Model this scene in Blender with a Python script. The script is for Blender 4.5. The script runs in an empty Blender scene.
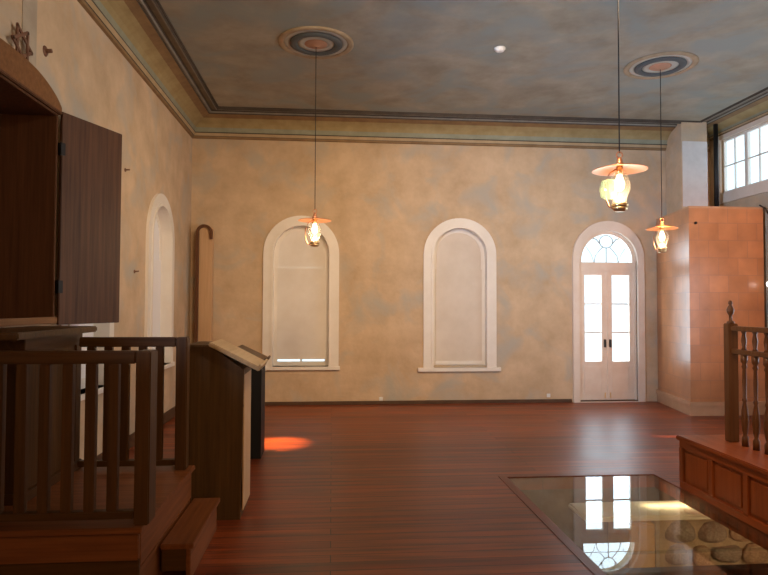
import bpy, bmesh, math, random
from mathutils import Vector, Matrix
random.seed(7)
C = bpy.context.scene.collection
sc = bpy.context.scene
PI = math.pi
R_ = math.radians

# ------------------------------------------------------------------ camera
F_PX, VPX, VPY, ROLL = 610.0, 332.0, 306.0, R_(0.35)
cam_d = bpy.data.cameras.new('camera')
cam = bpy.data.objects.new('camera', cam_d); C.objects.link(cam)
cam_d.sensor_width = 36.0
cam_d.lens = F_PX * 36.0 / 768.0
cam_d.clip_start = 0.05
yd = Vector((VPX - 384, -(VPY - 287.5), -F_PX)).normalized()
up = Vector((math.sin(ROLL), math.cos(ROLL), 0)); up = (up - yd * up.dot(yd)).normalized()
xd = yd.cross(up)
cam.matrix_world = Matrix.Translation((0, 0, 1.57)) @ Matrix((xd, yd, up)).to_4x4()
sc.camera = cam

# ------------------------------------------------------------------ world, light, exposure
sc.view_settings.view_transform = 'Standard'
sc.view_settings.look = 'None'
sc.view_settings.gamma = 1.0
sc.view_settings.use_curve_mapping = False
sc.view_settings.exposure = 0.25
w = bpy.data.worlds.new('daylight'); sc.world = w; w.use_nodes = True
bg = w.node_tree.nodes['Background']
bg.inputs[0].default_value = (0.74, 0.91, 1.0, 1); bg.inputs[1].default_value = 1.45


def area(name, loc, rot, sx, sy, power, col):
    d = bpy.data.lights.new(name, 'AREA'); d.shape = 'RECTANGLE'; d.size = sx; d.size_y = sy
    d.energy = power; d.color = col
    o = bpy.data.objects.new(name, d); C.objects.link(o); o.location = loc; o.rotation_euler = rot
    return o


def spot(name, loc, target, power, col, angle, blend=0.5, r=0.04):
    d = bpy.data.lights.new(name, 'SPOT'); d.energy = power; d.color = col
    d.spot_size = R_(angle); d.spot_blend = blend; d.shadow_soft_size = r
    o = bpy.data.objects.new(name, d); C.objects.link(o); o.location = loc
    o.rotation_euler = (Vector(target) - Vector(loc)).to_track_quat('-Z', 'Y').to_euler()
    return o


# added fills inside the room: cool for supposed side-window daylight, warm from the rear
area('daylight_fill_right', (6.30, 5.2, 1.9), (0, R_(104), 0), 2.4, 3.4, 95, (0.74, 0.86, 1.0))
area('warm_fill_rear', (2.6, -2.9, 2.6), (R_(90), 0, 0), 4.5, 2.4, 75, (1.0, 0.62, 0.28))  # warm fill added behind the camera, no window there
dl = area('daylight_fill_left', (-2.05, 2.6, 2.4), (Vector((6.9, 6.6, .75))).to_track_quat('-Z', 'Y').to_euler(), 1.4, 1.4, 60, (0.52, 0.70, 1.0))  # added area lamp for bluish light on the stove side and right ceiling
dl.data.spread = R_(60)
# daylight standing outside the glazed door
area('daylight_door', (4.57, 10.35, 1.5), (R_(-90), 0, 0), 1.7, 3.6, 85, (0.80, 0.91, 1.0))
# warm ceiling spots without fixtures: accents make the floor pools, washes are added fill
WARM = (1.0, 0.70, 0.42)
spot('accent_lectern', (-0.9, 6.8, 4.4), (-0.60, 7.08, 0), 4500, (1.0, 0.50, 0.20), 11, 1.0)
spot('accent_stove', (4.0, 6.9, 4.4), (4.12, 7.42, 0), 3600, (1.0, 0.50, 0.20), 10, 1.0)
spot('wall_wash_middle', (2.0, 3.6, 4.3), (1.7, 9.8, 2.0), 520, WARM, 68, 0.9, 0.3)
spot('wall_wash_left', (0.4, 3.6, 4.3), (-1.2, 9.8, 1.7), 260, WARM, 70, 0.9, 0.3)
spot('stove_wash', (6.2, 3.6, 4.2), (6.1, 8.46, 2.2), 300, (1.0, 0.38, 0.10), 42, 0.9, 0.2)
spot('ark_wash', (2.4, 3.9, 4.3), (-2.2, 6.3, 3.0), 200, (1.0, 0.84, 0.68), 75, 0.9, 0.3)
spot('right_platform_wash', (1.2, 3.2, 4.3), (3.3, 4.6, 0.4), 260, (1.0, 0.66, 0.40), 36, 0.9, 0.1)
spot('lectern_wash', (1.8, 3.4, 4.3), (-0.9, 4.6, 0.8), 150, WARM, 34, 0.9, 0.1)

# small lamps hidden under the edge of the glass floor
area('pit_lamp', (3.4, 5.28, -.13), (0, 0, 0), 1.2, .06, 3.0, (1.0, 0.80, 0.50))
area('pit_lamp_front', (3.6, 4.1, -.14), (R_(60), 0, R_(15)), 1.0, .08, 7.0, (1.0, 0.66, 0.38))
area('pit_lamp_left', (1.75, 3.4, -.14), (0, R_(-40), 0), .08, 2.4, 4.0, (1.0, 0.78, 0.55))

# ------------------------------------------------------------------ materials
def mat(name, col, rough=0.6, metal=0.0, col2=None, scale=3.0, detail=6, stretch=(1, 1, 1), bump=0.0, bscale=30,
        spec=0.5, emit=None, estr=0.0, lo=0.35, hi=0.65, col3=None, scale3=1.2, lo3=0.5, hi3=0.7, coat=0.0):
    m = bpy.data.materials.new(name); m.use_nodes = True
    n = m.node_tree; N = n.nodes; L = n.links; b = N['Principled BSDF']
    b.inputs['Base Color'].default_value = (*col, 1); b.inputs['Roughness'].default_value = rough
    b.inputs['Metallic'].default_value = metal; b.inputs['Specular IOR Level'].default_value = spec
    b.inputs['Coat Weight'].default_value = coat; b.inputs['Coat Roughness'].default_value = 0.3
    if emit: b.inputs['Emission Color'].default_value = (*emit, 1); b.inputs['Emission Strength'].default_value = estr
    if col2 or bump:
        tc = N.new('ShaderNodeTexCoord'); mp = N.new('ShaderNodeMapping'); mp.inputs['Scale'].default_value = stretch
        L.new(tc.outputs['Object'], mp.inputs['Vector'])
    if col2:
        nz = N.new('ShaderNodeTexNoise'); nz.inputs['Scale'].default_value = scale; nz.inputs['Detail'].default_value = detail
        nz.inputs['Roughness'].default_value = 0.62
        L.new(mp.outputs[0], nz.inputs['Vector'])
        cr = N.new('ShaderNodeValToRGB'); cr.color_ramp.elements[0].position = lo; cr.color_ramp.elements[1].position = hi
        cr.color_ramp.elements[0].color = (*col, 1); cr.color_ramp.elements[1].color = (*col2, 1)
        L.new(nz.outputs[0], cr.inputs[0]); out = cr.outputs[0]
        if col3:
            n3 = N.new('ShaderNodeTexNoise'); n3.inputs['Scale'].default_value = scale3; n3.inputs['Detail'].default_value = 8
            n3.inputs['Distortion'].default_value = 0.6
            L.new(mp.outputs[0], n3.inputs['Vector'])
            mr = N.new('ShaderNodeMapRange'); mr.inputs[1].default_value = lo3; mr.inputs[2].default_value = hi3
            L.new(n3.outputs[0], mr.inputs[0])
            mx = N.new('ShaderNodeMix'); mx.data_type = 'RGBA'; L.new(mr.outputs[0], mx.inputs[0])
            L.new(out, mx.inputs[6]); mx.inputs[7].default_value = (*col3, 1); out = mx.outputs[2]
        L.new(out, b.inputs['Base Color'])
    if bump:
        nb = N.new('ShaderNodeTexNoise'); nb.inputs['Scale'].default_value = bscale; nb.inputs['Detail'].default_value = 5
        L.new(mp.outputs[0], nb.inputs['Vector'])
        bp = N.new('ShaderNodeBump'); bp.inputs['Strength'].default_value = bump; bp.inputs['Distance'].default_value = 0.01
        L.new(nb.outputs[0], bp.inputs['Height']); L.new(bp.outputs[0], b.inputs['Normal'])
    return m


def brick_mat(name, c1, c2, mortar, bw, bh, msize, rough, axes, bump=0.3, offset=0.5, noise=None, coat=0.0, spec=0.5, squeeze=None):
    """bricks/planks/tiles from object coordinates; axes = which object axes feed brick X and Y"""
    m = bpy.data.materials.new(name); m.use_nodes = True
    n = m.node_tree; N = n.nodes; L = n.links; b = N['Principled BSDF']
    b.inputs['Roughness'].default_value = rough; b.inputs['Coat Weight'].default_value = coat
    b.inputs['Coat Roughness'].default_value = 0.34; b.inputs['Specular IOR Level'].default_value = spec
    tc = N.new('ShaderNodeTexCoord'); sp = N.new('ShaderNodeSeparateXYZ'); cb = N.new('ShaderNodeCombineXYZ')
    L.new(tc.outputs['Object'], sp.inputs[0])
    if axes[0] == 'X+Y':
        ad = N.new('ShaderNodeMath'); ad.operation = 'ADD'; L.new(sp.outputs[0], ad.inputs[0]); L.new(sp.outputs[1], ad.inputs[1])
        L.new(ad.outputs[0], cb.inputs[0])
    else:
        L.new(sp.outputs['XYZ'.index(axes[0])], cb.inputs[0])
    L.new(sp.outputs['XYZ'.index(axes[1])], cb.inputs[1])
    br = N.new('ShaderNodeTexBrick'); L.new(cb.outputs[0], br.inputs['Vector'])
    br.inputs['Color1'].default_value = (*c1, 1); br.inputs['Color2'].default_value = (*c2, 1); br.inputs['Mortar'].default_value = (*mortar, 1)
    br.inputs['Scale'].default_value = 1.0; br.inputs['Brick Width'].default_value = bw; br.inputs['Row Height'].default_value = bh
    br.inputs['Mortar Size'].default_value = msize; br.offset = offset; br.inputs['Mortar Smooth'].default_value = 0.1
    out = br.outputs['Color']
    if noise:
        mp = N.new('ShaderNodeMapping'); mp.inputs['Scale'].default_value = noise[1]; L.new(tc.outputs['Object'], mp.inputs[0])
        nz = N.new('ShaderNodeTexNoise'); nz.inputs['Scale'].default_value = noise[0]; nz.inputs['Detail'].default_value = 7
        L.new(mp.outputs[0], nz.inputs['Vector'])
        mr = N.new('ShaderNodeMapRange'); mr.inputs[1].default_value = 0.3; mr.inputs[2].default_value = 0.7
        mr.inputs[3].default_value = noise[2]; mr.inputs[4].default_value = noise[3]; L.new(nz.outputs[0], mr.inputs[0])
        mx = N.new('ShaderNodeMix'); mx.data_type = 'RGBA'; mx.blend_type = 'MULTIPLY'; mx.inputs[0].default_value = 1
        L.new(out, mx.inputs[6]); L.new(mr.outputs[0], mx.inputs[7]); out = mx.outputs[2]
        mr2 = N.new('ShaderNodeMapRange'); mr2.inputs[3].default_value = rough - 0.08; mr2.inputs[4].default_value = rough + 0.12
        L.new(nz.outputs[0], mr2.inputs[0]); L.new(mr2.outputs[0], b.inputs['Roughness'])
    L.new(out, b.inputs['Base Color'])
    bp = N.new('ShaderNodeBump'); bp.inputs['Strength'].default_value = bump; bp.inputs['Distance'].default_value = 0.004; bp.invert = True
    L.new(br.outputs['Fac'], bp.inputs['Height']); L.new(bp.outputs[0], b.inputs['Normal'])
    return m


def glass_mat(name, tint, ior=1.5, rough=0.0, boost=1.0):
    m = bpy.data.materials.new(name); m.use_nodes = True
    N = m.node_tree.nodes; L = m.node_tree.links; N.clear()
    o = N.new('ShaderNodeOutputMaterial'); mx = N.new('ShaderNodeMixShader'); t = N.new('ShaderNodeBsdfTransparent')
    g = N.new('ShaderNodeBsdfGlossy'); f = N.new('ShaderNodeFresnel'); f.inputs[0].default_value = ior
    t.inputs[0].default_value = (*tint, 1); g.inputs['Roughness'].default_value = rough
    mu = N.new('ShaderNodeMath'); mu.operation = 'MULTIPLY'; mu.inputs[1].default_value = boost; mu.use_clamp = True
    ge = N.new('ShaderNodeNewGeometry'); sb = N.new('ShaderNodeMath'); sb.operation = 'SUBTRACT'; sb.inputs[0].default_value = 1.0
    L.new(ge.outputs['Backfacing'], sb.inputs[1]); m2 = N.new('ShaderNodeMath'); m2.operation = 'MULTIPLY'
    L.new(f.outputs[0], mu.inputs[0]); L.new(mu.outputs[0], m2.inputs[0]); L.new(sb.outputs[0], m2.inputs[1])
    L.new(m2.outputs[0], mx.inputs[0]); L.new(t.outputs[0], mx.inputs[1]); L.new(g.outputs[0], mx.inputs[2])
    L.new(mx.outputs[0], o.inputs[0]); return m


M = {}
M['plaster'] = mat('aged_plaster', (0.51, 0.365, 0.225), 0.85, col2=(0.68, 0.51, 0.34), scale=2.2, detail=14, bump=0.4, bscale=14, lo=0.32, hi=0.66,
                   col3=(0.47, 0.43, 0.36), scale3=1.7, lo3=0.50, hi3=0.72)
M['ceiling'] = mat('mottled_ceiling_paint', (0.29, 0.27, 0.205), 0.8, col2=(0.42, 0.395, 0.32), scale=2.0, detail=14, bump=0.2, bscale=10,
                   col3=(0.29, 0.335, 0.32), scale3=1.5, lo3=0.45, hi3=0.66)
M['floor'] = brick_mat('red_stained_floorboards', (0.18, 0.034, 0.010), (0.31, 0.068, 0.019), (0.035, 0.009, 0.004), 3.1, 0.115, 0.003, 0.36,
                       ('X', 'Y'), 0.35, 0.37, noise=(2.6, (0.5, 7, 1), 0.45, 1.45), spec=0.38)
def wood(name, a, b, rough=0.45, axis='z', sc_=2.0, bump=0.12):
    st = {'x': (0.6, 14, 14), 'y': (14, 0.6, 14), 'z': (14, 14, 0.6)}[axis]
    return mat(name, a, rough, spec=0.3, col2=b, scale=sc_, detail=5, stretch=st, bump=bump, bscale=4, lo=0.3, hi=0.7)
M['oak_z'] = wood('dark_oak_upright', (0.06, 0.026, 0.008), (0.115, 0.05, 0.015))
M['oak_x'] = wood('dark_oak_crosswise', (0.06, 0.026, 0.008), (0.115, 0.05, 0.015), axis='x')
M['oak_y'] = wood('dark_oak_lengthwise', (0.06, 0.025, 0.008), (0.12, 0.05, 0.016), axis='y')
M['board_x'] = wood('reddish_board_crosswise', (0.15, 0.048, 0.015), (0.27, 0.092, 0.03), axis='x')
M['board_y'] = wood('reddish_board_lengthwise', (0.15, 0.048, 0.015), (0.27, 0.092, 0.03), axis='y')
M['lect'] = wood('lectern_oak', (0.07, 0.034, 0.010), (0.125, 0.062, 0.019), 0.5)
M['lect_top_lit'] = wood('lamplit_reading_top', (0.42, 0.27, 0.13), (0.58, 0.40, 0.22), 0.45, 'y')  # lectern wood coloured much paler for the lamplight on its slanted top
M['walnut'] = wood('dark_walnut_door', (0.06, 0.026, 0.012), (0.14, 0.062, 0.030), 0.5)
M['ark'] = wood('ark_brown_wood', (0.085, 0.034, 0.014), (0.15, 0.062, 0.027), 0.5)
M['ped'] = wood('pediment_wood', (0.17, 0.072, 0.025), (0.27, 0.125, 0.05), 0.5, 'y')
M['cherry_y'] = wood('cherry_lengthwise', (0.23, 0.048, 0.010), (0.36, 0.085, 0.02), 0.35, 'y')
M['cherry_z'] = wood('cherry_upright', (0.23, 0.050, 0.010), (0.34, 0.084, 0.02), 0.35, 'z')
M['baluster'] = wood('baluster_brown', (0.095, 0.036, 0.011), (0.165, 0.066, 0.022), 0.35, 'z')
M['honey'] = wood('honey_wood', (0.55, 0.34, 0.18), (0.66, 0.43, 0.25), 0.5)
M['white'] = mat('cream_painted_wood', (0.80, 0.74, 0.66), 0.45, col2=(0.86, 0.81, 0.74), scale=3)
M['doorpaint'] = mat('door_pink_cream_paint', (0.76, 0.64, 0.53), 0.4, col2=(0.83, 0.73, 0.63), scale=3)
M['blind'] = mat('beige_blind_cloth', (0.68, 0.59, 0.49), 0.9, col2=(0.76, 0.67, 0.57), scale=2.0)
M['blind_daylit'] = mat('daylit_blind_cloth', (0.76, 0.71, 0.65), 0.9, col2=(0.84, 0.80, 0.75), scale=2.0)  # blind cloth lightened to carry the daylight and lamp haze over it
M['edging'] = wood('edging_red_wood', (0.16, 0.038, 0.014), (0.24, 0.06, 0.022), 0.4, 'y')
M['blind_white'] = mat('white_blind_cloth', (0.90, 0.89, 0.90), 0.8)
M['darkbase'] = mat('dark_skirting', (0.07, 0.032, 0.014), 0.5, col2=(0.11, 0.055, 0.026), scale=4)
M['black'] = mat('black_cloth', (0.006, 0.006, 0.007), 0.7)
M['iron'] = mat('black_iron', (0.016, 0.015, 0.015), 0.5, 0.4)
M['steel'] = mat('dark_handle_metal', (0.06, 0.055, 0.05), 0.35, 0.9)
M['rust'] = mat('rusty_iron', (0.16, 0.07, 0.04), 0.8, 0.2, col2=(0.26, 0.14, 0.09), scale=20)
M['copper'] = mat('copper_enamel', (0.62, 0.28, 0.14), 0.35, 0.7)
M['brass'] = mat('brass', (0.85, 0.62, 0.32), 0.3, 0.9)
M['bulb'] = mat('glowing_bulb', (1, 0.9, 0.7), 0.4, emit=(1.0, 0.80, 0.52), estr=9)
M['pane'] = glass_mat('window_pane', (0.97, 0.99, 1.0), 1.45)
M['lampglass'] = glass_mat('lamp_glass', (0.97, 0.95, 0.90), 1.45)
def frost(m, fac, col):
    N = m.node_tree.nodes; L = m.node_tree.links
    out = [n for n in N if n.type == 'OUTPUT_MATERIAL'][0]; src = out.inputs[0].links[0].from_socket
    tr = N.new('ShaderNodeBsdfTranslucent'); tr.inputs[0].default_value = (*col, 1)
    mx = N.new('ShaderNodeMixShader'); mx.inputs[0].default_value = fac
    L.new(src, mx.inputs[1]); L.new(tr.outputs[0], mx.inputs[2]); L.new(mx.outputs[0], out.inputs[0])
frost(M['lampglass'], 0.03, (1, .95, .85))
M['fontglass'] = glass_mat('green_tinted_glass', (0.80, 0.93, 0.85), 1.5, 0.05, 1.6); frost(M['fontglass'], 0.09, (.80, 1, .86))
M['floorglass'] = glass_mat('floor_glass', (0.86, 0.90, 0.88), 1.5, 0.0, 1.3)
M['stone'] = mat('rubble_stone', (0.26, 0.15, 0.08), 0.85, col2=(0.46, 0.30, 0.18), scale=6, bump=0.6, bscale=14)
M['stone_grey'] = mat('grey_rubble_stone', (0.20, 0.15, 0.11), 0.85, col2=(0.38, 0.29, 0.21), scale=6, bump=0.6, bscale=14)
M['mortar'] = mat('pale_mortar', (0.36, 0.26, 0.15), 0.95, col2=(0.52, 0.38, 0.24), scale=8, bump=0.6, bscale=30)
M['earth'] = mat('dark_earth', (0.07, 0.065, 0.045), 0.95, col2=(0.14, 0.13, 0.09), scale=5, bump=0.6, bscale=12)
M['ochre'] = mat('ochre_brick', (0.60, 0.33, 0.12), 0.8, col2=(0.70, 0.43, 0.18), scale=5)
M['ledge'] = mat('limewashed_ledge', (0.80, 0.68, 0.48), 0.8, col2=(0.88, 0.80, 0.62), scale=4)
M['led'] = mat('led_strip', (1, 0.9, 0.6), 0.5, emit=(1.0, 0.82, 0.5), estr=5)
M['c_dark'] = mat('cornice_dark_brown', (0.055, 0.042, 0.03), 0.7, col2=(0.085, 0.066, 0.048), scale=6)
M['c_grey'] = mat('cornice_grey', (0.22, 0.21, 0.18), 0.7, col2=(0.28, 0.27, 0.23), scale=6)
M['c_taupe'] = mat('cornice_taupe', (0.15, 0.125, 0.09), 0.7, col2=(0.20, 0.17, 0.125), scale=6)
M['c_brown'] = mat('cornice_russet', (0.22, 0.13, 0.06), 0.7, col2=(0.30, 0.19, 0.085), scale=5)
M['c_ochre'] = mat('cornice_ochre', (0.33, 0.25, 0.11), 0.7, col2=(0.42, 0.33, 0.16), scale=5)
M['c_green'] = mat('cornice_green', (0.27, 0.28, 0.20), 0.7, col2=(0.34, 0.35, 0.26), scale=5)
M['c_tan'] = mat('cornice_tan', (0.42, 0.31, 0.17), 0.7, col2=(0.50, 0.38, 0.23), scale=5)
M['taupe'] = mat('painted_taupe_band', (0.40, 0.33, 0.25), 0.85, col2=(0.48, 0.41, 0.32), scale=5)
M['m_dark'] = mat('medallion_slate', (0.08, 0.095, 0.10), 0.7)
M['m_pale'] = mat('medallion_pale', (0.52, 0.51, 0.45), 0.7)
M['m_tan'] = mat('medallion_tan', (0.34, 0.25, 0.15), 0.75, col2=(0.42, 0.33, 0.22), scale=8)
M['m_rose'] = mat('medallion_rose', (0.48, 0.26, 0.16), 0.75)
M['tile'] = brick_mat('stove_tiles', (0.48, 0.205, 0.085), (0.58, 0.255, 0.11), (0.44, 0.20, 0.10), 0.30, 0.255, 0.006, 0.32, ('X+Y', 'Z'),
                      0.5, 0.5, noise=(3, (1, 1, 1), 0.8, 1.15), coat=0.5)
M['tilebase'] = mat('stove_plinth', (0.50, 0.28, 0.15), 0.35, col2=(0.57, 0.33, 0.19), scale=4)
M['limewash'] = mat('chimney_limewash', (0.62, 0.60, 0.58), 0.8, col2=(0.74, 0.72, 0.70), scale=3, col3=(0.52, 0.44, 0.37), scale3=1.6, lo3=0.55, hi3=0.7)
M['plastic'] = mat('white_plastic', (0.8, 0.8, 0.78), 0.4)
M['shine'] = mat('lit_bulb_white', (1, 1, 1), 0.4, emit=(1, 0.96, 0.9), estr=6)

# ------------------------------------------------------------------ helpers
def link(name, me, m, parent=None, loc=None, rot=None, smooth=False):
    if not isinstance(m, (list, tuple)): m = [m]
    for k in m: me.materials.append(M[k] if isinstance(k, str) else k)
    if smooth:
        for p in me.polygons: p.use_smooth = True
    o = bpy.data.objects.new(name, me); C.objects.link(o)
    if parent: o.parent = parent
    if loc is not None: o.location = loc
    if rot is not None: o.rotation_euler = rot
    return o


def fin(bm, name='m', bev=0.0):
    if bev:
        bmesh.ops.bevel(bm, geom=list(bm.edges), offset=bev, segments=2, affect='EDGES', clamp_overlap=True)
    bmesh.ops.recalc_face_normals(bm, faces=bm.faces)
    me = bpy.data.meshes.new(name); bm.to_mesh(me); bm.free(); return me


def bx(bm, x0, x1, y0, y1, z0, z1):
    v = [bm.verts.new(p) for p in ((x0, y0, z0), (x1, y0, z0), (x1, y1, z0), (x0, y1, z0), (x0, y0, z1), (x1, y0, z1), (x1, y1, z1), (x0, y1, z1))]
    for f in ((0, 1, 2, 3), (4, 5, 6, 7), (0, 1, 5, 4), (1, 2, 6, 5), (2, 3, 7, 6), (3, 0, 4, 7)): bm.faces.new([v[i] for i in f])
    return v


def box(name, b, m, parent=None, bev=0.004, loc=None, rot=None):
    bm = bmesh.new(); bx(bm, *b)
    return link(name, fin(bm, name, bev), m, parent, loc, rot)


def boxes(name, bs, m, parent=None, bev=0.003, loc=None, rot=None):
    bm = bmesh.new()
    for b in bs: bx(bm, *b)
    return link(name, fin(bm, name, bev), m, parent, loc, rot)


def plate(outer, holes, y0, y1, flip='xz'):
    """polygon (with holes) in the local XZ plane (or XY when flip='xy'), given thickness from y0 to y1"""
    bm = bmesh.new()
    def co(p, d): return (p[0], d, p[1]) if flip == 'xz' else (p[0], p[1], d)
    loops = [outer] + list(holes)
    for d in (y0, y1):
        es = []
        for lp in loops:
            vs = [bm.verts.new(co(p, d)) for p in lp]
            es += [bm.edges.new((vs[i], vs[(i + 1) % len(vs)])) for i in range(len(vs))]
        bmesh.ops.triangle_fill(bm, use_beauty=True, use_dissolve=False, edges=es)
    for lp in loops:
        n = len(lp)
        for i in range(n):
            a, b = lp[i], lp[(i + 1) % n]
            bm.faces.new([bm.verts.new(co(a, y0)), bm.verts.new(co(b, y0)), bm.verts.new(co(b, y1)), bm.verts.new(co(a, y1))])
    bmesh.ops.remove_doubles(bm, verts=bm.verts, dist=1e-5)
    return fin(bm)


def arch(w, z0, z1, n=24):
    """arch-topped outline centred on 0: half width w, from z0 to top z1"""
    s = z1 - w
    return [(-w, z0), (w, z0)] + [(w * math.cos(PI * i / n), s + w * math.sin(PI * i / n)) for i in range(n + 1)]


def rect(x0, x1, z0, z1): return [(x0, z0), (x1, z0), (x1, z1), (x0, z1)]


def lathe(name, prof, m, parent=None, loc=None, seg=32, closed=False, smooth=True):
    bm = bmesh.new(); rings = []
    for r, z in prof:
        if r < 1e-6: rings.append([bm.verts.new((0, 0, z))])
        else: rings.append([bm.verts.new((r * math.cos(2 * PI * i / seg), r * math.sin(2 * PI * i / seg), z)) for i in range(seg)])
    pr = list(zip(rings, rings[1:])) + ([(rings[-1], rings[0])] if closed else [])
    for a, b in pr:
        for i in range(seg):
            j = (i + 1) % seg
            if len(a) == 1 and len(b) == 1: continue
            if len(a) == 1: bm.faces.new((a[0], b[i], b[j]))
            elif len(b) == 1: bm.faces.new((a[i], a[j], b[0]))
            else: bm.faces.new((a[i], a[j], b[j], b[i]))
    return link(name, fin(bm), m, parent, loc, None, smooth)


def tube_bm(bm, pts, r, seg=10, closed=False):
    pts = [Vector(p) for p in pts]; n = len(pts); rings = []
    for i, p in enumerate(pts):
        if closed: t = pts[(i + 1) % n] - pts[i - 1]
        else: t = pts[min(i + 1, n - 1)] - pts[max(i - 1, 0)]
        t.normalize()
        a = Vector((0, 0, 1)) if abs(t.z) < 0.9 else Vector((1, 0, 0))
        u = t.cross(a).normalized(); v = t.cross(u)
        rings.append([bm.verts.new(p + u * r * math.cos(2 * PI * k / seg) + v * r * math.sin(2 * PI * k / seg)) for k in range(seg)])
    for i in range(n if closed else n - 1):
        a, b = rings[i], rings[(i + 1) % n]
        if closed and i == n - 1:
            # align
            k0 = min(range(seg), key=lambda k: (b[k].co - a[0].co).length)
            b = b[k0:] + b[:k0]
        for k in range(seg): bm.faces.new((a[k], a[(k + 1) % seg], b[(k + 1) % seg], b[k]))
    if not closed:
        bm.faces.new(rings[0]); bm.faces.new(rings[-1])


def tube(name, pts, r, m, parent=None, seg=10, closed=False, loc=None):
    bm = bmesh.new(); tube_bm(bm, pts, r, seg, closed)
    return link(name, fin(bm), m, parent, loc, None, True)


def thing(name, label, cat, loc=(0, 0, 0), rz=0.0, group=None, structure=False):
    o = bpy.data.objects.new(name, None); C.objects.link(o); o.location = loc; o.rotation_euler = (0, 0, rz)
    o.empty_display_size = 0.1
    return tag(o, label, cat, group, structure)


def tag(o, label, cat, group=None, structure=False):
    o['label'] = label; o['category'] = cat
    if group: o['group'] = group
    if structure: o['kind'] = 'structure'
    return o


def dup(root, loc, label, rz=None, group=None):
    r = root.copy(); C.objects.link(r); r.location = loc; r['label'] = label
    if rz is not None: r.rotation_euler = (0, 0, rz)
    if group: r['group'] = group
    for ch in list(root.children):
        c = ch.copy(); C.objects.link(c); c.parent = r
        for g in ch.children:
            d = g.copy(); C.objects.link(d); d.parent = c
    return r

# ------------------------------------------------------------------ room shell
XL, XR, YB, YF, ZC = -2.22, 6.40, 9.80, -3.0, 4.58
PX0, PX1, PY0, PY1 = 1.60, 3.03, 1.6, 5.55            # glazed pit opening
me = plate(rect(XL - .3, XR + .3, YF - .3, YB + .3), [rect(PX0, PX1, PY0, PY1)], -0.12, 0.0, 'xy')
tag(link('floor', me, 'floor'), 'dark red stained narrow floorboards running across the whole room', 'floor', structure=True)
me = plate(rect(XL - .3, XR + .3, YF - .3, YB + .3), [], ZC, ZC + 0.15, 'xy')
tag(link('ceiling', me, 'ceiling'), 'mottled grey and blue painted plaster ceiling', 'ceiling', structure=True)

WZ0, WZ1 = 0.58, 3.01                                    # back windows: sill / crown of the arch
WIN_B = [(-0.49, 0.60), (2.075, 0.6)]
DOOR_X, DOOR_W, DOOR_H = 4.575, 0.60, 3.0
def shift(pl, dx): return [(p[0] + dx, p[1]) for p in pl]
holes = [shift(arch(0.46, WZ0 + .03, WZ1 - .15), cx) for cx, _ in WIN_B] + [shift(arch(0.50, 0.012, 2.85), DOOR_X)]
me = plate(rect(XL - .3, XR + .3, 0, ZC), holes, 0, 0.30)
tag(link('wall_back', me, 'plaster', loc=(0, YB, 0)), 'tan mottled plaster end wall with two arched windows and arched door', 'wall', structure=True)
WIN_L = [8.08, 5.76]
holes = [shift(arch(0.46, 0.78, WZ1 - .15), cy) for cy in WIN_L] + [rect(3.60, 5.02, 1.44, 3.10)]
me = plate(rect(YF, YB, 0, ZC), holes, 0, 0.30)
tag(link('wall_left', me, 'plaster', loc=(XL, 0, 0), rot=(0, 0, PI / 2)), 'tan plaster side wall holding the ark and tall arched windows', 'wall', structure=True)
# right wall: local x = -world y
RW = [(7.80, 9.50), (4.6, 6.5), (1.6, 3.5)]
holes = [rect(-b, -a, 3.44, 4.33) for a, b in RW]
me = plate(rect(-YB, -YF, 0, ZC), holes, 0, 0.08)
tag(link('wall_right', me, 'plaster', loc=(XR, 0, 0), rot=(0, 0, -PI / 2)), 'tan plaster side wall with high white framed windows', 'wall', structure=True)
me = plate(rect(XL - .3, XR + .3, 0, ZC), [], -0.3, 0)
tag(link('wall_front', me, 'plaster', loc=(0, YF, 0)), 'plaster wall behind the viewer', 'wall', structure=True)

# painted cove cornice, one mitred length per wall: (distance from wall, z) and the paint of each strip
PROF = [(0.0, 4.212), (0.030, 4.220), (0.036, 4.245), (0.044, 4.250), (0.060, 4.285), (0.064, 4.290), (0.064, 4.305), (0.046, 4.309),
        (0.052, 4.335), (0.070, 4.375), (0.105, 4.42), (0.155, 4.455), (0.215, 4.485), (0.270, 4.505), (0.315, 4.518),
        (0.320, 4.535), (0.335, 4.528), (0.350, 4.528), (0.362, 4.545), (0.372, 4.562), (0.380, 4.562), (0.440, 4.555), (0.452, 4.535), (0.468, 4.535), (0.476, 4.562), (0.490, 4.562), (0.494, ZC)]
PM = ['c_brown', 'c_brown', 'c_dark', 'c_tan', 'c_tan', 'c_dark', 'c_dark', 'c_green', 'c_green', 'c_ochre', 'c_ochre', 'c_ochre', 'c_brown', 'c_brown',
      'c_dark', 'c_grey', 'c_grey', 'c_grey', 'c_dark', 'c_dark', 'c_taupe', 'c_grey', 'c_grey', 'c_dark', 'c_dark', 'c_dark']
CM = ['c_brown', 'c_tan', 'c_dark', 'c_green', 'c_ochre', 'c_grey', 'c_taupe']
def cornice(name, side, label, zs=1.0):
    bm = bmesh.new(); A, B = [], []
    for d, z in PROF:
        z = ZC - (ZC - z) * zs
        if side == 'back': a, b = (XL + d, YB - d, z), (XR - d, YB - d, z)
        elif side == 'front': a, b = (XR - d, YF + d, z), (XL + d, YF + d, z)
        elif side == 'left': a, b = (XL + d, YF + d, z), (XL + d, YB - d, z)
        else: a, b = (XR - d, YB - d, z), (XR - d, YF + d, z)
        A.append(bm.verts.new(a)); B.append(bm.verts.new(b))
    for i in range(len(PROF) - 1):
        f = bm.faces.new((A[i], B[i], B[i + 1], A[i + 1])); f.material_index = CM.index(PM[i])
    me = bpy.data.meshes.new(name)
    bm.normal_update(); bm.to_mesh(me); bm.free()
    tag(link(name, me, CM), label, 'cornice', structure=True)
cornice('trim_1', 'back', 'painted olive and ochre cove cornice along the end wall')
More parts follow.
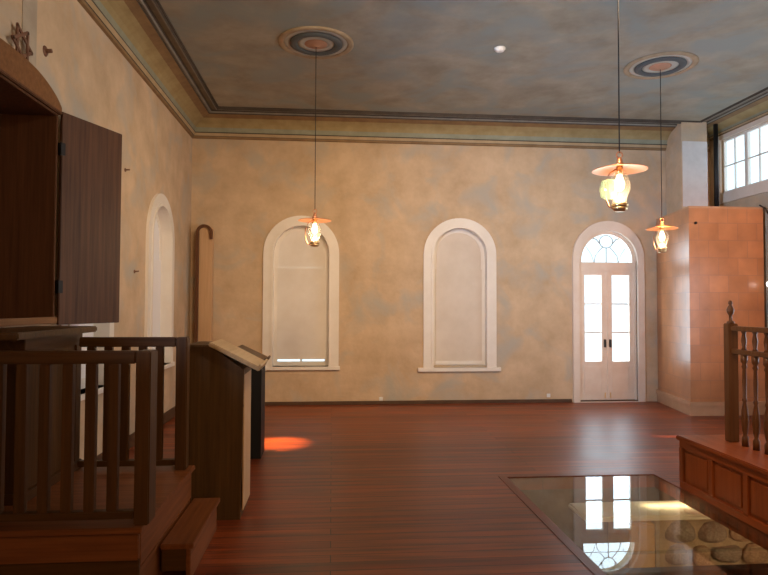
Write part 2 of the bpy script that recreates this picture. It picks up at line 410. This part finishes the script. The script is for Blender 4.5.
cornice('trim_2', 'left', 'painted olive and ochre cove cornice along the ark wall')
cornice('trim_3', 'right', 'painted cornice above the high right windows', 0.5)
cornice('trim_4', 'front', 'painted cornice behind the viewer')
# skirting
tag(box('baseboard_back', (-2.2, 3.94, 9.775, 9.80, 0, 0.055), 'darkbase'), 'thin dark skirting along the end wall', 'skirting', structure=True)
tag(box('baseboard_left', (-2.22, -2.195, 4.42, 9.77, 0, 0.14), 'darkbase'), 'dark skirting along the ark wall', 'skirting', structure=True)
# painted pilaster band rising above the ark
tag(box('trim_5', (-2.22, -2.214, 4.50, 4.71, 3.22, 4.215), 'taupe', bev=0), 'taupe painted upright band on the wall above the ark', 'painted band', structure=True)


# arched windows: local x across, y outwards through the wall, z up
def arched_window(name, loc, rz, z0, label, pale, gap, bd=0.088):
    t = thing(name, label, 'window', loc, rz, structure=True)
    s = 0.03
    link('casing', plate(arch(0.60, z0, WZ1), [arch(0.455, z0 + s, WZ1 - 0.145)], -0.035, 0.0), 'white', t)
    link('casing_bead', plate(arch(0.475, z0, WZ1 - .125), [arch(0.44, z0 + s, WZ1 - 0.16)], -0.048, 0.10), 'white', t)
    sash = link('sash', plate(arch(0.44, z0 + s, WZ1 - .16),
                [arch(0.375, z0 + .10, WZ1 - 0.225)], 0.10, 0.14), 'white', t)
    box('mullion', (-0.018, 0.018, 0.125, 0.150, z0 + .09, WZ1 - 0.22), 'white', sash, 0.002)
    bl = pale
    zt = WZ1 - 0.83
    b = box('blind', (-0.385, 0.385, bd, bd + .006, z0 + (.145 if gap else .10), zt), bl, t, 0.001)
    box('hem_bar', (-0.385, 0.385, bd - .008, bd + .006, z0 + (.135 if gap else .07), z0 + (.155 if gap else .13)), 'white', b, 0.003)
    link('upper_blind', plate(arch(0.385, zt - .01, WZ1 - .215), [], bd + .022, bd + .026), bl, t)
    link('pane', plate(arch(0.40, z0 + .09, WZ1 - .2), [], 0.155, 0.161), 'pane', t)
    return t
w1 = arched_window('window_1', (WIN_B[0][0], YB, 0), 0, WZ0, 'left arched window in the end wall, daylight-toned blind with daylight at its foot', 'blind_daylit', True)
box('sill', (-0.64, 0.62, -0.055, 0.10, WZ0 - .025, WZ0 + .03), 'white', w1)
w2 = arched_window('window_2', (WIN_B[1][0], YB, 0), 0, WZ0 - .03, 'right arched window in the end wall, closed beige blind', 'blind', False)
box('sill', (-0.69, 0.67, -0.06, 0.10, WZ0 - .06, WZ0), 'white', w2)
w3 = arched_window('window_3', (XL, WIN_L[0], 0), PI / 2, 0.76, 'farther arched window in the ark wall with white blind', 'blind_white', False)
box('sill', (-0.64, 0.64, -0.05, 0.10, .735, .79), 'white', w3)
w4 = arched_window('window_4', (XL, WIN_L[1], 0), PI / 2, 0.76, 'arched window hidden behind the open ark door', 'blind_white', False)
box('sill', (-0.64, 0.64, -0.05, 0.10, .735, .79), 'white', w4)

# high right windows: local x = -world y
for k, (a, b) in enumerate(RW):
    t = thing('window_%d' % (5 + k), ['high white framed window above the tiled stove', 'middle high window in the right wall', 'nearest high window in the right wall'][k],
              'window', (XR, 0, 0), -PI / 2, structure=True)
    link('casing', plate(rect(-b - .12, -a + .12, 3.28, 4.42), [rect(-b, -a, 3.44, 4.33)], -0.03, 0.0), 'doorpaint', t)
    n = 3; wd = (b - a) / n
    link('sash', plate(rect(-b, -a, 3.44, 4.33), [rect(-b + i * wd + .035, -b + (i + 1) * wd - .035, 3.475, 4.295) for i in range(n)], 0.02, 0.07), 'white', t)
    bs = []
    for i in range(n):
        cx = -b + (i + .5) * wd; bs.append((cx - .009, cx + .009, .03, .055, 3.475, 4.295))
        bs.append((-b + i * wd + .035, -b + (i + 1) * wd - .035, .032, .053, 3.875, 3.895))
    boxes('glazing_bars', bs, 'white', t, 0.001)
    box('pane', (-b + .01, -a - .01, .041, .046, 3.45, 4.32), 'pane', t, 0)

# arched double door
t = thing('door_1', 'arched pink cream double door with glazed leaves and fanlight', 'door', (DOOR_X, YB, 0), structure=True)
link('door_frame', plate(arch(0.615, 0, DOOR_H), [arch(0.50, 0.0, 2.84) if False else [(-0.5, 0.012), (0.5, 0.012)] + arch(0.50, 0, 2.84)[2:]], -0.045, 0.02), 'doorpaint', t)
link('door_frame_reveal', plate([(-0.5, 0.0), (0.5, 0.0)] + arch(0.5, 0, 2.84)[2:], [[(-0.47, 0.014), (0.47, 0.014)] + arch(0.47, 0, 2.81)[2:]], 0.02, 0.12), 'doorpaint', t)
box('threshold', (-0.5, 0.5, -0.02, 0.14, 0.0, 0.028), 'darkbase', t)
box('transom', (-0.47, 0.47, 0.02, 0.10, 2.165, 2.305), 'doorpaint', t)
for sgn in (-1, 1):
    x0, x1 = (-.47, -.004) if sgn < 0 else (.004, .47)
    gx0, gx1 = (-.385, -.095) if sgn < 0 else (.085, .385)
    lf = link('door_leaf', plate(rect(x0, x1, 0.03, 2.165), [rect(gx0, gx1, 0.665, 2.10), ], 0.035, 0.085), 'doorpaint', t)
    boxes('glazing_bars', [(gx0, gx1, .045, .065, z - .011, z + .011) for z in (1.145, 1.62)], 'white', lf, 0.001)
    box('pane', (gx0 - .01, gx1 + .01, .066, .071, .655, 2.11), 'pane', lf, 0)
    link('panel_moulding', plate(rect(gx0 - .01, gx1 + .01, 0.14, 0.58), [rect(gx0 + .02, gx1 - .02, .17, .55)], 0.027, 0.036), 'doorpaint', lf)
    hx = sgn * 0.045
    boxes('door_handle', [(hx - .014, hx + .014, .027, .036, .90, 1.03), (hx - .007, hx + .007, .0, .03, .925, .94), (hx - .007, hx + .007, .0, .03, .99, 1.005),
                          (hx - .008, hx + .008, -.012, .002, .90, 1.03)], 'steel', lf, 0.002)
    boxes('bolt', [(hx - .007, hx + .007, .018, .036, .06, .15)], 'brass', lf, 0.002)
fan = link('fanlight_frame', plate([(-0.47, 2.29), (0.47, 2.29)] + arch(0.47, 0, 2.81)[2:], [[(-0.44, 2.315), (0.44, 2.315)] + arch(0.44, 0, 2.785)[2:]], 0.03, 0.08), 'doorpaint', t)
bm = bmesh.new()
tube_bm(bm, [(0.115 * math.cos(a), .055, 2.665 + 0.105 * math.sin(a)) for a in [2 * PI * i / 24 for i in range(24)]], .007, 6, True)
tube_bm(bm, [(0, .055, 2.31), (0, .055, 2.56)], .007, 6)
for s in (-1, 1):
    tube_bm(bm, [(s * x, .055, z) for x, z in ((.21, 2.31), (.19, 2.42), (.13, 2.50), (.06, 2.575))], .006, 6)
    tube_bm(bm, [(s * x, .055, z) for x, z in ((.10, 2.62), (.17, 2.70), (.27, 2.735))], .008, 6)
    tube_bm(bm, [(s * x, .055, z) for x, z in ((.21, 2.31), (.26, 2.45), (.35, 2.58))], .004, 6)
link('fanlight_tracery', fin(bm), 'c_grey', fan, smooth=True)
link('pane', plate([(-0.45, 2.30), (0.45, 2.30)] + arch(0.45, 0, 2.79)[2:], [], 0.066, 0.071), 'pane', fan)

# ------------------------------------------------------------------ ceiling medallions
def medallion(loc, label):
    t = thing('ceiling_medallion', label, 'ceiling rose', loc, group='round painted ceiling roses')
    lathe('outer_ring', [(0.36, 0), (0.43, 0), (0.43, -.010), (0.41, -.022), (0.38, -.022), (0.36, -.012)], 'm_tan', t, closed=True, seg=48)
    lathe('middle_field', [(0.295, 0), (0.365, 0), (0.365, -.008), (0.295, -.008)], 'm_pale', t, closed=True, seg=48)
    lathe('slate_ring', [(0.21, 0), (0.30, 0), (0.30, -.02), (0.27, -.036), (0.235, -.036), (0.21, -.02)], 'm_dark', t, closed=True, seg=48)
    lathe('inner_field', [(0.125, 0), (0.215, 0), (0.215, -.012), (0.125, -.014)], 'm_pale', t, closed=True, seg=48)
    lathe('center_boss', [(0.0, 0), (0.13, 0), (0.13, -.015), (0.10, -.03), (0.07, -.022), (0.04, -.045), (0.0, -.05)], 'm_rose', t, seg=48)
    return t
L1, L2, L3 = (-0.20, 6.94), (2.03, 4.15), (4.06, 7.20)
med = medallion((L1[0], L1[1], ZC), 'round ceiling rose of tan and slate rings near the left cornice')
dup(med, (L3[0], L3[1], ZC), 'round ceiling rose of slate rings nearer the right windows')
dup(med, (L2[0], L2[1], ZC), 'round ceiling rose above the nearest pendant lamp')
t = thing('smoke_detector', 'small round pale smoke detector on the ceiling between the roses', 'smoke detector', (1.93, 6.88, ZC))
lathe('base', [(0, 0), (.065, 0), (.065, -.015), (0, -.015)], 'plastic', t)
lathe('cap', [(.05, -.015), (.05, -.035), (.03, -.045), (0, -.045)], 'plastic', t)

# ------------------------------------------------------------------ pendant lamps
def pendant(loc, label, font):
    """origin at the disc shade"""
    t = thing('pendant_lamp', label, 'lamp', loc, group='old glass pendant lamps')
    tube('cord', [(0, 0, .10), (0, 0, ZC - loc[2] - .045)], .0045, 'iron', t, 6)
    tube('hanging_ring', [(.022 * math.cos(a), 0, .085 + .022 * math.sin(a)) for a in [2 * PI * i / 16 for i in range(16)]], .005, 'copper', t, 6, True)
    lathe('neck', [(0, .066), (.012, .066), (.02, .05), (.022, .03), (.04, .012), (.0, .010)], 'copper', t, seg=20)
    lathe('shade', [(0.0, .014), (.04, .012), (.10, .0), (.185, -.018), (.19, -.024), (.183, -.024), (.10, -.008), (.03, .0), (0.0, .0)], 'copper', t)
    lathe('socket', [(0, -.001), (.022, -.001), (.022, -.045), (.016, -.055), (0, -.055)], 'brass', t, seg=16)
    lathe('bulb', [(.014, -.05), (.024, -.085), (.034, -.12), (.030, -.15), (.015, -.168), (0, -.171)], 'bulb', t, seg=20)
    g = lathe('glass_chimney', [(.035, -.03), (.055, -.07), (.072, -.12), (.070, -.17), (.05, -.215), (.046, -.24), (.052, -.27)], 'lampglass', t, seg=24)
    lathe('glass_rim', [(.048, -.262), (.056, -.262), (.058, -.275), (.054, -.288), (.046, -.282)], 'brass', g, closed=True, seg=24)
    lathe('burner_cup', [(0, -.318), (.03, -.318), (.05, -.305), (.054, -.288), (.046, -.288), (.03, -.30), (0, -.302)], 'brass', t, seg=24)
    tube('gas_arm', [(-.02, 0, -.012), (-.075, 0, -.05), (-.105, 0, -.12), (-.105, 0, -.22), (-.08, 0, -.285), (-.03, 0, -.308)], .005, 'copper', t, 8)
    if font:
        lathe('side_glass', [(.006, .07), (.045, .06), (.06, .0), (.05, -.06), (.02, -.075)], 'fontglass', t, (-.085, 0, -.16), 20)
    pl = bpy.data.lights.new('lamp_glow', 'POINT'); pl.energy = 13; pl.color = (1.0, 0.72, 0.42); pl.shadow_soft_size = 0.05
    po = bpy.data.objects.new('lamp_glow', pl); C.objects.link(po); po.parent = t; po.location = (0, 0, -.215)
    return t
LZ = 2.56
pendant((L1[0], L1[1], LZ), 'glowing pendant lamp hanging before the left arched window', False)
pendant((L2[0], L2[1], LZ + .005), 'largest and nearest glowing pendant lamp above the arched door', True)
pendant((L3[0], L3[1], LZ), 'glowing pendant lamp hanging in front of the tiled stove', False)

# ------------------------------------------------------------------ tiled stove and chimney
t = thing('tiled_stove', 'tall terracotta tiled corner stove beside the arched door', 'stove', (5.18, 8.46, 0))
def fp(g=0): return [(0 - g, 0 - g), (1.15 + g, 0 - g), (1.15 + g, 1.325), (0.24 - g, 1.325)]
link('tiled_body', plate(fp(), [], 0.20, 3.02, 'xy'), 'tile', t)
link('plinth', plate(fp(.015), [], 0.0, 0.14, 'xy'), 'tilebase', t)
link('base_moulding', plate(fp(.035), [], 0.14, 0.20, 'xy'), 'tilebase', t)
link('top_slab', plate(fp(.0), [], 3.02, 3.05, 'xy'), 'tilebase', t)
lathe('vent_hole', [(0, 0), (.02, 0), (.02, .02), (0, .02)], 'iron', t, (.10, -.002, 2.80)).rotation_euler = (R_(90), 0, 0)
t = thing('chimney', 'whitewashed square chimney breast rising above the tiled stove', 'chimney', (5.82, 9.55, 3.05))
box('shaft', (-.22, .22, -.225, .24, 0, ZC - 3.05), 'plaster', t, 0.006)
box('whitewashed_face', (-.205, .22, -.232, -.22, .14, 1.20), 'limewash', t, 0.004)
box('collar', (-.235, .235, -.245, .24, 0, .08), 'plaster', t, 0.01)
t = thing('stovepipe', 'black iron stovepipe between chimney and high window', 'pipe', (6.17, 9.30, 3.05))
tube('pipe', [(0, 0, .01), (0, 0, 1.48)], .036, 'iron', t, 16)
lathe('flange', [(0, 0), (.06, 0), (.06, .012), (.036, .02), (0, .02)], 'iron', t)
tag(tube('gas_pipe', [(0, 0, 0), (0, 0, 2.80), (-.01, 0, 2.93), (-.06, 0, 3.02), (-.14, .02, 3.075)], .011, 'iron', loc=(6.386, 8.40, 0)),
    'thin dark pipe running down beside the stove on the right wall', 'pipe')
t = thing('wall_sconce', 'small dark wall fitting with a bright white bulb at the right edge', 'wall lamp', (XR, 8.3, 1.90), -PI / 2)
box('backplate', (-.06, .06, -.03, 0, -.28, .10), 'iron', t)
tube('bracket', [(0, -.02, -.05), (0, -.09, -.05), (0, -.12, -.03)], .01, 'iron', t)
lathe('bulb', [(0, -.03), (.022, -.02), (.03, .01), (.02, .035), (0, .045)], 'shine', t, (0, -.12, 0))

# ------------------------------------------------------------------ ark in the left wall
t = thing('torah_ark', 'brown wooden ark cupboard recessed in the left wall with open door', 'cupboard', (XL, 4.31, 1.43))
# local x into room (+), y along wall
YA, YZ, H = -0.71, 0.71, 1.67
box('back_panel', (-.41, -.385, YA, YZ, .0, H), 'ark', t)
box('side_panel', (-.385, .04, YZ - .03, YZ, .025, H - .03), 'ark', t)
box('side_panel', (-.385, .04, YA, YA + .03, .025, H - .03), 'ark', t)
box('ark_floor', (-.385, .04, YA, YZ, 0, .025), 'ped', t)
box('sill', (.04, .13, YA, YZ - .16, -.0, .05), 'ped', t)
box('ark_ceiling', (-.385, .04, YA, YZ, H - .03, H), 'ark', t)
cv = [(YA - .03, 1.66), (YZ + .03, 1.66)] + [((YZ + .03) * c, 1.72 + .165 * max(0.0, 1 - abs(c) ** 2.6) ** .85) for c in [1 - 2 * i / 30 for i in range(31)]]
pd = link('pediment', plate(cv, [], -.052, .0), 'ped', t); pd.rotation_euler = (0, 0, PI / 2)
box('pediment_bead', (.03, .065, YA - .02, YZ + .02, 1.655, 1.68), 'ark', t, .006)
st = bmesh.new()
for k in (0, 1):
    P3 = [Vector((0, .135 * math.cos(PI / 2 + PI / 6 + k * PI + i * 2 * PI / 3), .135 * math.sin(PI / 2 + PI / 6 + k * PI + i * 2 * PI / 3))) for i in range(3)]
    for i in range(3):
        a, b = P3[i], P3[(i + 1) % 3]; d = (b - a).normalized(); nrm = Vector((0, -d.z, d.y)) * .011; off = Vector((.012, 0, 0)); sh = Vector((k * .004, 0, 0))
        vs = [st.verts.new(q + sh) for q in (a - d * .01 - nrm, b + d * .01 - nrm, b + d * .01 + nrm, a - d * .01 + nrm)]
        ws = [st.verts.new(v.co + off) for v in vs]
        st.faces.new(vs); st.faces.new(ws)
        for j in range(4): st.faces.new((vs[j], vs[(j + 1) % 4], ws[(j + 1) % 4], ws[j]))
link('star_ornament', fin(st), 'rust', t).location = (.030, .13, 1.965)
# open door leaf, hinged at the far jamb
ang = math.atan2(592.0, 240.0)
dr = box('door_leaf', (0, .675, -.014, .014, 0, 1.70), 'walnut', t, .004)
dr.location = (.055, YZ + .015, -.015); dr.rotation_euler = (0, 0, ang); dr['label'] = 'dark walnut open door leaf'
box('hinge', (-.015, .03, -.02, .02, 1.35, 1.45), 'iron', dr, .002)
box('hinge', (-.015, .03, -.02, .02, .25, .35), 'iron', dr, .002)
# rusty pegs left in the plaster
for k, (y, z, lb) in enumerate([(6.71, 3.02, 'rusty iron peg high in the plaster right of the ark door'), (7.07, 1.95, 'rusty iron peg lower beside the side window'),
                                (4.86, 3.53, 'rusty plaster stub above the ark pediment')]):
    r = .028 if k == 2 else .014
    p = thing('wall_peg', lb, 'peg', (XL, y, z))
    tube('pin', [(-.01, 0, 0), (.05, 0, .004)], r * .6, 'rust', p, 8)
    lathe('washer', [(0, 0), (r * 1.5, 0), (r * 1.3, .008), (0, .008)], 'rust', p, seg=12).rotation_euler = (0, R_(90), 0)

# ------------------------------------------------------------------ left platform
t = thing('reading_platform', 'dark wooden platform with orange front board below the ark', 'platform', (-0.97, 3.22, 0))
box('deck', (-1.23, 0.02, -.02, 1.20, .42, .45), 'board_x', t)
box('front_board', (-1.23, -.0, .0, .03, .28, .41), 'board_x', t)
box('lower_front_board', (-1.23, -.0, .012, .04, .0, .275), 'oak_x', t)
box('side_board', (-.03, .0, .04, 1.17, .23, .42), 'board_y', t)
box('lower_side_board', (-.03, -.005, .04, 1.17, .0, .225), 'board_y', t)
box('back_board', (-1.23, 0, 1.17, 1.19, 0, .42), 'oak_x', t)
t = thing('step', 'low reddish wooden step against the open side of the left platform', 'step', (-0.96, 3.60, 0))
box('tread', (.002, .185, -.02, .82, .19, .22), 'board_y', t)
box('riser', (.14, .165, .0, .80, .0, .19), 'board_y', t)
box('end_panel', (.004, .14, .0, .025, .06, .19), 'oak_x', t)
box('end_panel', (.004, .14, .775, .80, .0, .19), 'oak_x', t)

def railing(name, y, x0, x1, label, deep, zt=1.335):
    t = thing(name, label, 'railing', (0, y, .45))
    h = zt - .45
    box('newel_post', (x1 - .075, x1, -.0, deep, 0, h), 'oak_z', t, .006)
    box('top_rail', (x0, x1 - .078, .005, .07, h - .065, h), 'oak_x', t, .006)
    box('bottom_rail', (x0, x1 - .078, .012, .062, .03, .07), 'oak_x', t, .004)
    i = 0; x = x1 - .075 - .115
    while x > x0 + .02:
        box('baluster', (x - .025, x + .025, .015, .058, .07, h - .065), 'oak_z', t, .003); x -= .113
    return t
railing('railing', 3.23, -2.19, -0.925, 'nearest dark slatted railing at the front of the left platform', .13)
railing('railing', 4.28, -1.70, -0.985, 'farther dark slatted railing at the back of the left platform', .09, 1.352)

t = thing('reading_desk', 'dark wooden desk cabinet under the ark with thin overhanging top', 'desk', (-1.74, 3.62, .45))
box('body', (-.42, 0, 0, .78, .05, .90), 'oak_z', t)
box('base_moulding', (-.43, .025, -.02, .80, 0, .06), 'oak_y', t, .006)
box('corner_stile', (-.02, .012, -.008, .07, .06, .90), 'oak_z', t)
box('corner_stile', (-.02, .012, .70, .785, .06, .90), 'oak_z', t)
box('frieze', (-.42, .015, -.01, .79, .85, .935), 'oak_y', t)
box('desk_top', (-.33, .11, -.28, .80, .935, .975), 'lect', t, .008, rot=(0, 0, 0))

# ------------------------------------------------------------------ lectern, black stand
def lectern(loc, label, prof, depth, m, mt, top, group=None, cat='lectern', rightm=None):
    t = thing('lectern', label, cat, loc)
    link('body', plate(prof, [], 0.0, depth), m, t)
    (ax, az), (bx_, bz) = top
    d = Vector((bx_ - ax, 0, bz - az)); n = Vector((-d.z, 0, d.x)).normalized() * .032
    a, b = Vector((ax, 0, az)), Vector((bx_, 0, bz))
    bm = bmesh.new(); v = []
    for y in (-.03, depth + .03):
        v += [bm.verts.new(q + Vector((0, y, 0))) for q in (a, b, b + n, a + n)]
    for f in ((0, 1, 2, 3), (4, 5, 6, 7), (0, 1, 5, 4), (1, 2, 6, 5), (2, 3, 7, 6), (3, 0, 4, 7)): bm.faces.new([v[i] for i in f])
    link('reading_top', fin(bm, 't', .006), mt, t)
    bl = d.normalized()
    lip0 = b + n
    bm = bmesh.new(); v = []
    q0 = b + n - bl * .02
    for y in (-.03, depth + .03):
        v += [bm.verts.new(q + Vector((0, y, 0))) for q in (q0, b + n, b + n * 1.6, q0 + n * .6)]
    for f in ((0, 1, 2, 3), (4, 5, 6, 7), (0, 1, 5, 4), (1, 2, 6, 5), (2, 3, 7, 6), (3, 0, 4, 7)): bm.faces.new([v[i] for i in f])
    link('book_ledge', fin(bm, 't', .002), mt, t)
    return t
lt = lectern((-0.87, 4.60, 0), 'tall brown wooden lectern with lamplit pale slanted top by the step',
             [(-.19, 0), (.205, 0), (.225, 1.10), (.215, 1.10), (-.01, 1.262), (-.19, 1.262)], .42, 'lect', 'lect_top_lit', ((-.035, 1.275), (.335, 1.085)))
box('side_door', (.222, .232, .02, .40, .06, 1.06), 'honey', lt, .003).rotation_euler = (0, R_(0), 0)
lt.children[-1].location = (-.006, 0, 0)
box('hinge', (.214, .222, .015, .03, .88, .90), 'iron', lt, .001)
box('hinge', (.214, .222, .015, .03, .82, .84), 'iron', lt, .001)
box('flat_cap', (-.20, -.02, -.015, .435, 1.262, 1.282), 'lect', lt, .004)
lectern((-0.87, 6.40, 0), 'black stand with brown slanted top behind the tall lectern',
        [(-.15, 0), (.15, 0), (.15, .98), (-.13, 1.11), (-.15, 1.11)], .35, 'black', 'lect', ((-.12, 1.12), (.185, .975)), cat='stand')

# ------------------------------------------------------------------ tall arched wooden niche frame in the corner
t = thing('arched_cabinet', 'tall narrow arch-topped wooden cabinet in the far left corner', 'cabinet', (-1.975, 9.62, 0))
wd = .125
inner = arch(wd - .035, .02, 2.80)
link('cabinet_body', plate(arch(wd - .01, .0, 2.825), [], 0.02, .16), 'honey', t)
outer = [(-wd, 0), (-wd + .045, 0), (-wd + .045, 2.70)] + [(-(wd - .04) * math.cos(PI * i / 16), 2.70 + (wd - .04) * math.sin(PI * i / 16)) for i in range(1, 17)]
outer += [(wd - .04, 2.60), (wd, 2.60)] + [(wd * math.cos(PI * i / 16), 2.70 + wd * math.sin(PI * i / 16)) for i in range(17)]
link('dark_arch_moulding', plate(outer, [], -.03, .02), 'ark', t)

# ------------------------------------------------------------------ right platform
t = thing('raised_bimah', 'cherry red panelled platform at the right edge of the glass floor', 'platform', (3.035, 5.14, 0), R_(-1.5))
DY = 3.0; DX = 2.3
box('carcass', (.02, DX, -DY, -.02, 0, .41), 'cherry_z', t)
box('deck', (-.02, DX, -DY, .02, .41, .45), 'cherry_y', t, .008)
box('plinth_rail', (.0, .02, -DY, 0, .0, .06), 'cherry_y', t)
box('upper_rail', (.0, .02, -DY, 0, .35, .41), 'cherry_y', t)
y = 0
for k in range(7):
    box('stile', (-.002, .02, y - .055, y, .06, .35), 'cherry_z', t, .002)
    if k < 6: box('panel', (.008, .022, y - .40, y - .075, .09, .325), 'cherry_z', t, .004)
    y -= .43
box('end_rail', (.02, DX, -.02, 0, .0, .41), 'cherry_y', t)

t = thing('railing', 'turned baluster railing on the cherry red right platform', 'railing', (3.34, 4.87, .45), R_(-1.5))
post = box('newel_post', (-.04, .04, -.04, .04, 0, .985), 'baluster', t, .006)
lathe('finial', [(.0, .985), (.03, .985), (.03, 1.0), (.014, 1.01), (.012, 1.05), (.026, 1.075), (.03, 1.10), (.02, 1.125), (.011, 1.14), (.018, 1.155), (.012, 1.175), (0, 1.18)], 'baluster', post, seg=20)
box('top_rail', (-.03, .03, -2.3, -.04, .925, .965), 'baluster', t, .006)
box('middle_rail', (-.028, .028, -2.3, -.04, .735, .775), 'baluster', t, .006)
bprof = [(.0, .0), (.026, .0), (.026, .07), (.014, .09), (.022, .13), (.029, .20), (.024, .29), (.013, .35), (.020, .37), (.013, .39), (.017, .52), (.013, .62), (.022, .64), (.014, .66), (.026, .68), (.026, .735), (0, .735)]
sprof = [(.0, .775), (.022, .775), (.013, .795), (.022, .85), (.013, .905), (.022, .925), (0, .925)]
b0 = s0 = None
for k in range(16):
    yy = -.17 - k * .135
    if b0 is None:
        b0 = lathe('baluster', bprof, 'baluster', t, (0, yy, 0), 14); s0 = lathe('short_spindle', sprof, 'baluster', t, (0, yy, 0), 12)
    else:
        for src in (b0, s0):
            c = src.copy(); C.objects.link(c); c.parent = t; c.location = (0, yy, 0)

# ------------------------------------------------------------------ glazed pit
PD = -0.85; PR = 4.3
tag(link('trim_6', plate(rect(PX0 - .06, PX1 + .0, PY0 - .06, PY1 + .03), [rect(PX0 + .012, PX1 - .012, PY0 + .012, PY1 - .012)], -.03, .004, 'xy'), 'edging'),
    'thin wooden edging around the glass floor', 'edging', structure=True)
tag(box('trim_7', (PX0 - .2, PR, PY0 - .2, PY1 + .5, PD - .1, PD), 'earth', bev=0), 'dark earth bottom of the excavated pit', 'pit floor', structure=True)
tag(boxes('trim_8', [(PX0 - .2, PX0 - .02, PY0 - .2, PY1 + .5, PD, -.12), (PX0 - .02, PR, PY1 + .12, PY1 + .5, PD, -.12), (PX0 - .02, PR, PY0 - .2, PY0, PD, -.12),
                     (PR, PR + .2, PY0 - .2, PY1 + .5, PD, -.12)], 'earth', bev=0), 'dark earth sides of the excavated pit', 'pit sides', structure=True)
for a, b, lb in ((3.835, PY1 - .014, 'far pane of the walk-on glass floor reflecting the door'), (PY0 + .014, 3.825, 'near pane of the walk-on glass floor over rubble stones')):
    tag(box('glass_panel', (PX0 + .014, PX1 - .014, a, b, -.026, -.002), 'floorglass', bev=0), lb, 'glass floor')
tag(box('steel_beam', (PX0 - .02, PR, 3.79, 3.87, -.20, -.125), 'iron'), 'dark beam under the joint of the glass floor', 'beam')
# foundation wall crossing the pit, its coping lit from above
fw = thing('foundation_wall', 'old mortared foundation wall with a pale lit top under the glass floor', 'foundation wall', (2.74, 5.03, PD))
box('mortar_core', (0, 1.5, .0, .42, 0, .60), 'mortar', fw, .01)
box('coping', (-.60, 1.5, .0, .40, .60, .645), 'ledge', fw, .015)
tag(box('ochre_block', (2.50, 2.73, 4.99, 5.40, PD, PD + .595), 'ochre', bev=.015), 'ochre plastered block at the left end of the foundation wall', 'block')
def stone_mesh(seed):
    q = random.Random(seed); bm = bmesh.new()
    bmesh.ops.create_icosphere(bm, subdivisions=3, radius=1)
    ph = [q.uniform(0, 6) for _ in range(6)]
    for v in bm.verts:
        c = v.co
        c2 = Vector([math.copysign(abs(k) ** .62, k) for k in c])
        f = 1 + .12 * math.sin(3 * c.x + ph[0]) + .10 * math.sin(4 * c.y + ph[1]) + .10 * math.sin(3.5 * c.z + ph[2])
        v.co = c2 * f
    me = fin(bm)
    for p in me.polygons: p.use_smooth = True
    return me
SM = []
for k in range(6):
    me = stone_mesh(k); me.materials.append(M['stone' if k % 2 else 'stone_grey']); SM.append(me)
rr = random.Random(3)
ORD = ['first', 'second', 'third', 'fourth', 'fifth', 'sixth', 'seventh', 'eighth', 'ninth']
COURSE = ['lowest', 'middle', 'topmost']
z = PD + .01
for row in range(3):
    hh = (.20, .19, .20)[row]; xx = 2.78 + rr.uniform(0, .05); cnt = 0
    while xx < 4.0:
        wd = rr.uniform(.17, .30); k = rr.randrange(6); cnt += 1
        o = bpy.data.objects.new('foundation_stone', SM[k]); C.objects.link(o)
        o.scale = (wd / 2 * .92, .045 + rr.uniform(0, .03), hh / 2 * .83)
        o.location = (xx + wd / 2, 5.03, z + hh / 2 + rr.uniform(-.008, .008)); o.rotation_euler = (0, rr.uniform(-.06, .06), 0)
        tag(o, '%s stone, %s from the left in the %s course of the foundation wall' % ('grey' if k % 2 == 0 else 'brown', ORD[cnt - 1], COURSE[row]), 'stone', 'stones in the foundation wall')
        xx += wd
    z += hh
SHADE = ['grey', 'brown']
WHERE = ['nearest', 'near', 'middle', 'far', 'farthest']
for i in range(5):
    for j in range(5):
        s = rr.uniform(.10, .14); k = rr.randrange(6)
        x, y = PX0 + .20 + j * .36 + rr.uniform(-.03, .03), 2.75 + i * .44 + rr.uniform(-.05, .05)
        o = bpy.data.objects.new('rubble_stone', SM[k]); C.objects.link(o)
        o.scale = (s, s * rr.uniform(.8, 1.2), s * .6); o.location = (x, y, PD + s * .52); o.rotation_euler = (0, 0, rr.uniform(0, 3))
        tag(o, 'loose %s rubble stone on the pit bottom, %s row, %s from the left' % (SHADE[k % 2], WHERE[i], ORD[j]), 'stone', 'loose stones on the pit bottom')
# wall sockets low on the end wall
t = thing('socket', 'tiny white socket low on the end wall between the windows', 'socket', (0.79, YB, .085))
box('plate', (-.03, .03, -.012, 0, -.03, .03), 'plastic', t); box('face', (-.02, .02, -.018, -.012, -.02, .02), 'plastic', t, .002)
dup(t, (3.55, YB, .115), 'tiny white socket low on the end wall left of the door')
